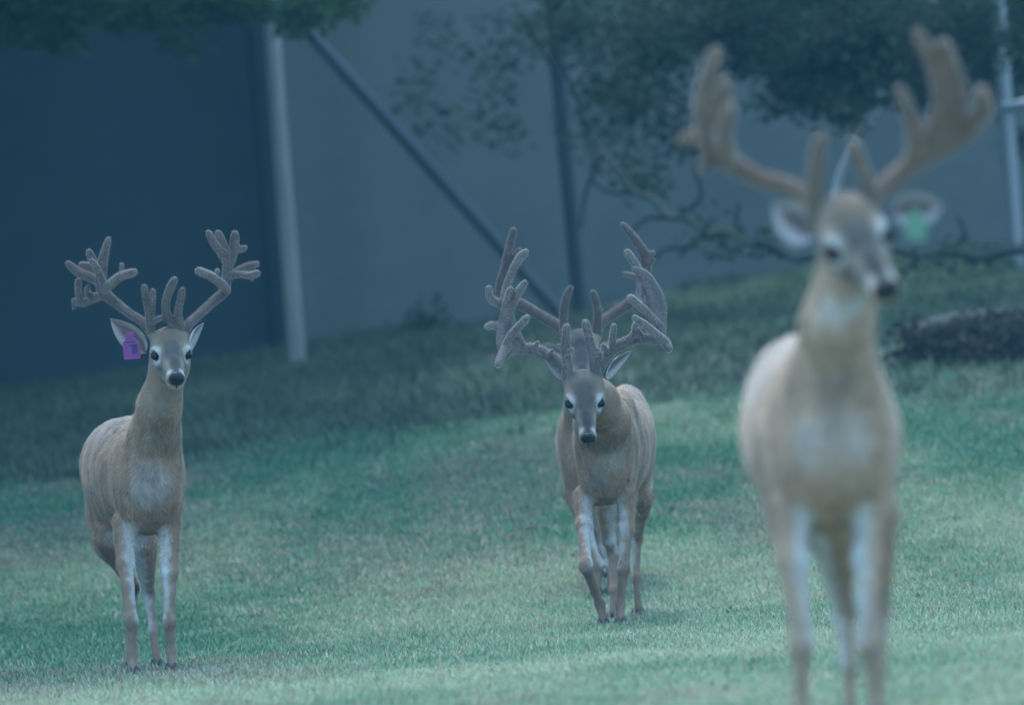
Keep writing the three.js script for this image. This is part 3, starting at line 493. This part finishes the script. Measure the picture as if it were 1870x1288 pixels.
// ---------------------------------------------------------------- fence: screen cloth on posts, braces
const clothMat = (c) => Object.assign(new THREE.MeshStandardMaterial({ color: new THREE.Color().setRGB(...c), roughness: 0.95, side: THREE.DoubleSide, vertexColors: true }));
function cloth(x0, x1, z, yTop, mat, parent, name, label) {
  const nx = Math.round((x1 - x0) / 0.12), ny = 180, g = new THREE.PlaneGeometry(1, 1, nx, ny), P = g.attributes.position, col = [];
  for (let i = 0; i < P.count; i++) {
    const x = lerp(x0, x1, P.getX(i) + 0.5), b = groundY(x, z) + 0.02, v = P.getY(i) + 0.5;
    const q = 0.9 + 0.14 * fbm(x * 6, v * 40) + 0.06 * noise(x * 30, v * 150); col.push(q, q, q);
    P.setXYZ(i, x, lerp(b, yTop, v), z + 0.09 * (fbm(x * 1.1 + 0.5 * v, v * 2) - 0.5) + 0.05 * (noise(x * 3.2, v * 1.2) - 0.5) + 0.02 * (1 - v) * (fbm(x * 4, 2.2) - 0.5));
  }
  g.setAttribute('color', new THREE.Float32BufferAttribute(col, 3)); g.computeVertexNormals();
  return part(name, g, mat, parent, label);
}
const pole = (a, b, r, r2 = r) => { const n = b.clone().sub(a), g = new THREE.CylinderGeometry(r2, r, n.length(), 20, 8); g.translate(0, n.length() / 2, 0); g.applyQuaternion(new THREE.Quaternion().setFromUnitVectors(V(0, 1, 0), n.normalize())); g.translate(a.x, a.y, a.z); return g; };
{
  const Z = -77.2, f = group('screened_fence', 'tall grey screen fence standing along the top of the bank', 'fence', V(0, 1.45, Z));
  const put = (m) => { m.position.sub(f.position); return m; };
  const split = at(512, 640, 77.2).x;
  put(cloth(-14, split, Z, 6.2, clothMat([0.048, 0.07, 0.072]), f, 'screen_cloth', 'darker screen cloth with tree shade put into its tone'));  // a darker cloth, its colour deepened further to stand in for tree shade
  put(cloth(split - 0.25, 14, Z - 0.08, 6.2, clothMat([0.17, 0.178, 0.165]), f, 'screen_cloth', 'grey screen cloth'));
  const steel = std([0.03, 0.036, 0.04], 1);
  for (const px of [-1100, -300, 508, 1090, 1700, 2500]) { const b = foot(px, 640, 76.9), t = b.clone().setY(6.3); if (px === 508 || px < 0 || px > 1800) put(part('fence_post', pole(b, t, px === 508 ? 0.07 : 0.05), steel, f)); }
  put(part('top_rail', pole(V(-14, 6.25, Z + 0.1), V(14, 6.25, Z + 0.1), 0.03), steel, f));
}
function single(name, label, category, a, b, r, mat, r2) { const g = group(name, label, category, a); const m = part('shaft', pole(V(0, 0, 0), b.clone().sub(a), r, r2), mat, g); return [g, m]; }
const noiseMap = (() => { const n = 256, d = new Uint8Array(n * n * 4); for (let y = 0; y < n; y++) for (let x = 0; x < n; x++) { const v = 150 + 105 * (fbm(x * 0.16, y * 0.012) * 0.7 + 0.3 * fbm(x * 0.05, y * 0.05)); d.set([v, v, v, 255], (y * n + x) * 4); } const t = new THREE.DataTexture(d, n, n); t.wrapS = t.wrapT = THREE.RepeatWrapping; t.magFilter = THREE.LinearFilter; t.colorSpace = THREE.SRGBColorSpace; t.needsUpdate = true; return t; })();
const paleWood = std([0.6, 0.56, 0.52], 0.9, { map: noiseMap }), darkSteel = std([0.045, 0.055, 0.06], 0.6, { metalness: 0.3 }), galv = std([0.32, 0.33, 0.34], 0.45, { metalness: 0.5 });
{
  const top = (px0, py0, d) => at(px0, py0, d);
  const b1 = foot(546, 700, 74); single('pale_post', 'pale weathered wooden post in front of the screen fence beside a dark post', 'post', b1, at(488, -60, 74), 0.056, paleWood, 0.05);
  const b2 = foot(1060, 590, 75.6); single('slim_post', 'slim dark steel post rising behind the hidden buck', 'post', b2, at(1002, -40, 75.6), 0.046, darkSteel);
  const b3 = foot(1864, 560, 73); const [g3] = single('galvanised_post', 'pale galvanised post with a short cross arm, partly behind leaves', 'post', b3, at(1818, -60, 73), 0.05, galv);
  part('cross_arm', pole(at(1832, 196, 72.95).sub(b3), at(1990, 172, 72.9).sub(b3), 0.035), galv, g3); part('post_cap', new THREE.SphereGeometry(0.056, 16, 10, 0, Math.PI * 2, 0, Math.PI / 2).translate(0, 0, 0).applyMatrix4(new THREE.Matrix4().setPosition(at(1818, -60, 73).sub(b3))), galv, g3);
  const e1 = foot(1046, 600, 75.2); single('brace_pole', 'long dark diagonal brace leaning from the ground up towards the pale wooden post', 'brace', e1, at(520, 10, 74.2), 0.043, std([0.12, 0.13, 0.15], 0.5, { metalness: 0.3 }));
  const e2 = foot(1542, 540, 74), g4 = group('bent_pipe', 'bright thin bent metal pipe seen between the antlers of the large blurred buck', 'pipe', e2);
  part('shaft', new THREE.TubeGeometry(new THREE.CatmullRomCurve3([e2, at(1532, 430, 74), at(1524, 372, 74), at(1530, 330, 74), at(1600, 200, 73.8), at(1652, 105, 73.6), at(1760, -90, 73.4)].map((p) => p.clone().sub(e2)), false, 'centripetal'), 60, 0.026, 12), std([0.62, 0.64, 0.66], 0.35, { metalness: 0.2 }), g4);
}

// ---------------------------------------------------------------- leaves, trees, shrubs
function leafGeo(l, w) { // an oval blade folded along its midrib
  const g = new THREE.BufferGeometry(), p = [0, 0, 0, -w, 0.12 * l, 0.45 * l, w, 0.12 * l, 0.45 * l, 0, 0, 0.5 * l, -w * 0.6, 0.06 * l, 0.8 * l, w * 0.6, 0.06 * l, 0.8 * l, 0, -0.08 * l, l];
  g.setAttribute('position', new THREE.Float32BufferAttribute(p, 3)); g.setIndex([0, 3, 1, 0, 2, 3, 1, 3, 4, 3, 2, 5, 3, 6, 4, 3, 5, 6]); g.computeVertexNormals(); return g;
}
const leafMat = new THREE.MeshPhysicalMaterial({ color: 0xffffff, roughness: 1, specularIntensity: 0.15, side: THREE.DoubleSide, transmission: 0.3, thickness: 0 });
const LEAF = leafGeo(0.07, 0.02);
function leaves(name, list, parent, geo = LEAF, mat = leafMat) { // list of [x, y, z, scale, colour]
  const im = new THREE.InstancedMesh(geo, mat, list.length), M = new THREE.Matrix4(), q = new THREE.Quaternion(), e = new THREE.Euler();
  list.forEach(([x, y, z, s, c, tilt], i) => { e.set(tilt ?? rr(-1.4, 1.4), rr(0, 6.283), rr(-0.8, 0.8)); M.compose(V(x, y, z), q.setFromEuler(e), V(s, s, s)); im.setMatrixAt(i, M); im.setColorAt(i, new THREE.Color(...c)); });
  im.name = name; im.castShadow = im.receiveShadow = true; im.userData.kind = 'stuff'; parent.add(im); return im;
}
const limbMat = std([0.05, 0.06, 0.05], 0.95);
const barkMat = std([0.06, 0.05, 0.045], 0.95, { map: noiseMap });
function limb(points, r0, r1, sides = 10) { // a tapered, slightly crooked limb
  const c = new THREE.CatmullRomCurve3(points), n = Math.max(8, points.length * 6), g = new THREE.TubeGeometry(c, n, 1, sides, false), P = g.attributes.position;
  for (let i = 0; i <= n; i++) { const ctr = c.getPointAt(i / n), r = lerp(r0, r1, i / n) * (0.9 + 0.25 * noise(i * 0.7, r0 * 90)); for (let j = 0; j <= sides; j++) { const k = i * (sides + 1) + j; P.setXYZ(k, ctr.x + (P.getX(k) - ctr.x) * r, ctr.y + (P.getY(k) - ctr.y) * r, ctr.z + (P.getZ(k) - ctr.z) * r); } }
  g.computeVertexNormals(); return g;
}
const tint = (c, s = 0.35) => { const k = 1 - s + 2 * s * rnd(), w = rnd() * 0.25; return [c[0] * k * (1 + w), c[1] * k, c[2] * k * (1 - w * 0.5)]; };
// a clump: leaves scattered in twig-sized bunches within an ellipsoid
function clump(list, c, r, n, col) {
  for (let b = 0; b < n / 14; b++) {
    let u; do { u = V(rr(-1, 1), rr(-1, 1), rr(-1, 1)); } while (u.lengthSq() > 1);
    const o = V(c.x + u.x * r.x, c.y + u.y * r.y, c.z + u.z * r.z), cc = tint(col, 0.3);
    for (let i = 0; i < 14; i++) list.push([o.x + rr(-0.11, 0.11), o.y + rr(-0.1, 0.1), o.z + rr(-0.11, 0.11), rr(0.7, 1.25), tint(cc, 0.3)]);
  }
}
{ // tree on the left: trunk outside the frame, crown hanging over the dark end of the fence
  const b = foot(-520, 800, 70), t = group('shade_tree', 'leafy tree whose low boughs hang over the dark end of the screen fence, with unseen leaf clumps added for shade', 'tree', b), R = (p) => p.sub(b), list = [];
  part('trunk', limb([V(0, -0.1, 0), V(0.08, 1.2, 0.05), V(0.02, 2.6, -0.1), V(0.2, 4.2, -0.2)], 0.2, 0.13), barkMat, t);
  for (const [px, py, d] of [[200, -60, 71], [480, -160, 72], [900, -420, 72.5], [60, -30, 68]]) part('bough', limb([V(0.05, 2.3, 0), R(at(px, py, d)).lerp(V(0.05, 2.3, 0), 0.5).add(V(0, 0.35, 0)), R(at(px, py, d))], 0.07, 0.015), barkMat, t);
  const G = [0.045, 0.11, 0.035];
  for (let i = 0; i < 60; i++) { const c = R(at(rr(-900, 420), rr(-620, -60), rr(62, 75.5))); clump(list, c, V(0.55, 0.3, 0.8), 1000, G); }
  const far = [];  // unseen leaf clumps beyond the frame, added to darken the left of the screen
  for (let i = 0; i < 420; i++) { const z = rr(-77, -46), c = V(Math.min(rr(-13, -3.2), z * 0.0455 - 1.15), rr(0.4, 9.5), z).sub(b); clump(far, c, V(1.0, 0.7, 1.1), 220, G); }
  for (let i = 0; i < 150; i++) { const c = V(rr(-5, -1.1), rr(4.7, 8), rr(-77, -58)).sub(b); clump(far, c, V(0.8, 0.45, 0.9), 240, G); }
  for (const q of far) q[3] *= 2.4;
  for (const q of far) list.push(q);
  for (const [px, py, d, rx, ry, n] of [[20, 25, 66, 0.12, 0.12, 420], [105, 45, 67, 0.13, 0.1, 330], [70, 5, 69, 0.5, 0.12, 1100], [240, 10, 70, 0.2, 0.14, 520], [330, -5, 71, 0.4, 0.12, 900], [440, 5, 72, 0.25, 0.1, 420], [540, 18, 72.5, 0.16, 0.1, 230], [600, -5, 73, 0.3, 0.08, 260], [340, 75, 73, 0.12, 0.06, 60]]) clump(list, R(at(px, py, d)), V(rx, ry, 0.3), n, G);
  leaves('crown', list, t);
}
{ // tree on the right: trunk outside the frame, a long low limb, dark crown, thin drooping twigs
  const b = foot(2160, 700, 69), t = group('oak_tree', 'dark crowned tree reaching in over the galvanised post with one long low limb', 'tree', b), R = (p) => p.sub(b), list = [];
  part('trunk', limb([V(0, -0.15, 0), R(at(2150, 470, 69)), R(at(2110, 200, 69.2)), R(at(2030, -150, 69.5))], 0.19, 0.1), barkMat, t);
  part('limb', limb([[2150, 470], [1990, 462], [1850, 458], [1790, 472], [1735, 462], [1680, 466], [1620, 454], [1560, 476], [1500, 466], [1450, 472], [1410, 446], [1370, 446], [1330, 424], [1290, 428], [1255, 398], [1220, 396], [1190, 362], [1160, 352], [1130, 308], [1100, 280]].map(([x, y], i) => R(at(x, y, 69 + i * 0.12))), 0.034, 0.016), limbMat, t);
  part('limb', limb([[2120, 160], [1900, -110], [1600, -150], [1300, -130], [1150, -90], [1060, -40], [1010, 20]].map(([x, y], i) => R(at(x, y, 69.2 + i * 0.6))), 0.07, 0.018), barkMat, t);
  for (const pts of [[[1400, -30], [1402, 60], [1412, 165]], [[1160, 345], [1140, 300], [1150, 240]], [[1330, 428], [1270, 440], [1240, 470]], [[1240, 395], [1280, 360], [1265, 300]], [[1100, 280], [1070, 350], [1060, 420]], [[1000, -40], [1015, 90], [1050, 170], [1075, 250]], [[960, 40], [1000, 110], [1030, 150]], [[1120, 40], [1080, 110], [1040, 170]], [[1310, 425], [1330, 455], [1390, 470]], [[1290, 428], [1260, 450], [1215, 455], [1190, 480]], [[1370, 446], [1345, 410], [1350, 370]], [[1735, 462], [1760, 430], [1750, 395]], [[1680, 466], [1655, 495], [1640, 520]], [[1220, 396], [1180, 400], [1150, 425]], [[1160, 352], [1110, 350], [1080, 330]]])
    part('twig', limb(pts.map(([x, y]) => R(at(x, y, 71.5))), 0.019, 0.009, 7), barkMat, t);
  const G = [0.05, 0.085, 0.06];
  for (let i = 0; i < 30; i++) { const c = R(at(rr(1250, 2300), rr(-560, 0), rr(67, 75.5))); clump(list, c, V(0.5, 0.28, 0.7), 1100, G); }
  for (const [px, py, d, rx, ry, n] of [[1100, 20, 73, 0.35, 0.2, 900], [1100, 130, 73.5, 0.22, 0.22, 360], [1090, 250, 73.5, 0.2, 0.2, 200], [1000, 60, 73.5, 0.3, 0.22, 420], [850, 90, 74, 0.5, 0.25, 260], [880, 220, 74, 0.4, 0.25, 190], [1180, 330, 72.5, 0.12, 0.08, 110], [1230, 60, 72, 0.35, 0.25, 1500], [1180, 190, 72.5, 0.24, 0.2, 560], [1260, 250, 72.5, 0.15, 0.1, 200], [1370, 60, 72, 0.35, 0.25, 1900], [1480, 90, 71, 0.35, 0.25, 1900], [1450, 180, 71.5, 0.25, 0.1, 560], [1540, 200, 71.5, 0.12, 0.12, 280], [1600, 60, 71, 0.4, 0.25, 2300], [1590, 150, 71, 0.3, 0.15, 700], [1740, 70, 70, 0.35, 0.25, 2000], [1850, 60, 70, 0.3, 0.25, 1900], [1830, 150, 70.5, 0.25, 0.15, 700], [1700, 160, 70.5, 0.2, 0.12, 450], [1860, 260, 70, 0.1, 0.1, 160], [1290, 415, 70.5, 0.25, 0.04, 56], [1330, 450, 70.5, 0.2, 0.05, 42], [1420, 445, 70, 0.15, 0.04, 56], [1700, 462, 69.5, 0.3, 0.03, 90], [1850, 468, 69.2, 0.2, 0.03, 90], [1130, 300, 71.5, 0.15, 0.1, 70], [760, 200, 74.5, 0.2, 0.15, 60]]) clump(list, R(at(px, py, px > 1780 ? d + 4 : d)), V(rx, ry, 0.45), n * 0.72, G);
  for (const q of list) q[3] *= 0.85;
  leaves('crown', list, t);
}
function shrub(name, label, px, py, d, rx, ry, n, col) {
  const b = foot(px, py, d), t = group(name, label, 'shrub', b), list = [];
  for (let i = 0; i < 7; i++) { const a = rr(0, 6.28), l = rr(0.5, 0.95); part('stem', limb([V(0, -0.05, 0), V(Math.cos(a) * rx * 0.4, ry * l, Math.sin(a) * 0.15), V(Math.cos(a) * rx * 0.8, ry * l * 1.6, Math.sin(a) * 0.25)], 0.012, 0.004, 6), barkMat, t); }
  for (let i = 0; i < n / 120; i++) { const a = rr(0, 6.28), r = Math.sqrt(rnd()); clump(list, V(Math.cos(a) * r * rx, ry * rr(0.1, 2.0) * (1 - 0.5 * r) * rr(0.6, 1.15), Math.sin(a) * r * 0.4), V(0.11, 0.1, 0.11), 112, col); }
  for (const q of list) q[3] *= 0.85;
  leaves('foliage', list, t);
}
shrub('dark_shrub', 'low dark bush on the bare bank, right of the large buck', 1815, 735, 64.5, 0.42, 0.15, 3300, [0.04, 0.05, 0.042]);
shrub('dark_shrub', 'small dark tuft growing up against the grey screen', 778, 622, 76.4, 0.07, 0.13, 240, [0.05, 0.07, 0.05]);
{ // a grey log lying on the bare earth
  const a = foot(1655, 640, 66.5), b2 = foot(1905, 600, 68), t = group('fallen_log', 'grey brown fallen log lying on the bare earth behind the dark bush', 'log', a), q = b2.clone().sub(a);
  part('log_trunk', limb([V(0, 0.06, 0), q.clone().multiplyScalar(0.35).add(V(0, 0.1, 0)), q.clone().multiplyScalar(0.7).add(V(0, 0.08, 0)), q.clone().add(V(0, 0.07, 0))], 0.05, 0.04, 14), std([0.15, 0.125, 0.112], 0.95, { map: noiseMap }), t);
}

// ---------------------------------------------------------------- grass and weeds
function tuft(n, h, spread, wid, bend) {
  const pos = [], idx = [];
  for (let i = 0; i < n; i++) {
    const a = rr(0, 6.283), r = spread * Math.sqrt(rnd()), x = Math.cos(a) * r, z = Math.sin(a) * r, l = h * rr(0.45, 1.1), da = rr(0, 6.283), b = bend * rr(0.2, 1), wx = Math.cos(da + 1.57) * wid, wz = Math.sin(da + 1.57) * wid, k = pos.length / 3;
    const p = (t) => [x + Math.cos(da) * b * l * t * t, l * t * (1 - 0.25 * b * t), z + Math.sin(da) * b * l * t * t];
    const p0 = p(0), p1 = p(0.5), p2 = p(1);
    pos.push(p0[0] - wx, p0[1] - 0.01, p0[2] - wz, p0[0] + wx, p0[1] - 0.01, p0[2] + wz, p1[0] - wx * 0.8, p1[1], p1[2] - wz * 0.8, p1[0] + wx * 0.8, p1[1], p1[2] + wz * 0.8, ...p2);
    idx.push(k, k + 1, k + 2, k + 1, k + 3, k + 2, k + 2, k + 3, k + 4);
  }
  const g = new THREE.BufferGeometry(); g.setAttribute('position', new THREE.Float32BufferAttribute(pos, 3)); g.setIndex(idx); g.computeVertexNormals(); return g;
}
const bladeMat = new THREE.MeshPhysicalMaterial({ color: 0xffffff, roughness: 0.75, side: THREE.DoubleSide, transmission: 0.3, thickness: 0 });
function scatter(name, label, geo, n, place) {
  const im = new THREE.InstancedMesh(geo, bladeMat, n), M = new THREE.Matrix4(), q = new THREE.Quaternion(), UP = V(0, 1, 0); let k = 0;
  while (k < n) { const r = place(); if (!r) continue; const [x, z, s, c] = r; M.compose(V(x, groundY(x, z) - 0.004, z), q.setFromAxisAngle(UP, rr(0, 6.283)), V(s, s * rr(0.7, 1.25), s)); im.setMatrixAt(k, M); im.setColorAt(k, new THREE.Color(...c)); k++; }
  im.name = name; im.castShadow = im.receiveShadow = true; im.userData = { kind: 'stuff', label }; scene.add(im);
}
const halfW = (d) => 0.047 * d + 0.5;
for (let v = 0; v < 3; v++) scatter('grass', 'short patchy lawn grass, green and dry', tuft(11, 0.046, 0.055, 0.0038, 0.95), 115000, () => {
  const d = 28 + 37 * Math.pow(rnd(), 0.85), x = rr(-1, 1) * halfW(d), z = -d;
  if (d > edgeD(x) + (rnd() < 0.7 ? rr(-0.8, 0.9) : rr(-0.5, 4))) return null;
  const t = dryness(x, z), s = rr(0.6, 1.15) * (1.15 - 0.25 * t), straw = rnd() < 0.06 + 0.22 * t;
  return [x, z, s, tint(straw || rnd() < 0.45 * sm(0.53, 0.66, fbm(x * 0.8 + 31, z * 0.22 + 17)) ? (straw ? C_STRAW : [0.27, 0.245, 0.19]) : mix3(C_GREEN, C_DRY, clamp(t + rr(-0.25, 0.25))), 0.35)];
});
scatter('grass_stalks', 'thin pale seed stalks standing out of the lawn', tuft(2, 0.11, 0.02, 0.0016, 0.6), 5000, () => { const d = rr(28, 60), x = rr(-1, 1) * halfW(d); return [x, -d, rr(0.6, 1.2), tint([0.34, 0.3, 0.2], 0.3)]; });
scatter('broad_leaf_weeds', 'small broad leaved weeds among the lawn grass', tuft(7, 0.05, 0.03, 0.012, 1.3), 2600, () => { const d = rr(28, 62), x = rr(-1, 1) * halfW(d); if (fbm(x * 1.3 + 60, d * 0.5) < 0.5) return null; return [x, -d, rr(0.6, 1.2), tint([0.1, 0.22, 0.11], 0.3)]; });
scatter('leaf_litter', 'dead brown leaves strewn over the bare earth of the bank', leafGeo(0.06, 0.02).rotateX(0.9), 9000, () => { const d = rr(61, 74), x = rr(-1, 1) * (halfW(d) + 0.4), z = -d; if (d < edgeD(x) - 0.6 || rnd() > sm(0.42, 0.6, soilAt(x, z))) return null; return [x, z, rr(0.7, 1.5), tint([0.13, 0.09, 0.065], 0.5)]; });
scatter('weeds', 'rough dark weeds growing along the bank under the fence', tuft(12, 0.13, 0.08, 0.005, 1.1), 42000, () => {
  const d = rr(60, 77), x = rr(-1, 1) * (halfW(d) + 0.6), z = -d; if (d < edgeD(x) - (rnd() < 0.8 ? rr(-0.5, 0.9) : rr(-0.5, 4.5))) return null;
  if (rnd() < sm(0.44, 0.6, soilAt(x, z)) * 0.85) return null;
  return [x, z, rr(0.35, 1.1), tint(mix3(C_WEED, [0.11, 0.18, 0.10], clamp(noise(x * 1.5, z * 0.6) * 0.8 + sm(0.9, 1.6, x) * sm(69, 70.5, -z))), 0.4)];
});

renderer.render(scene, camera);
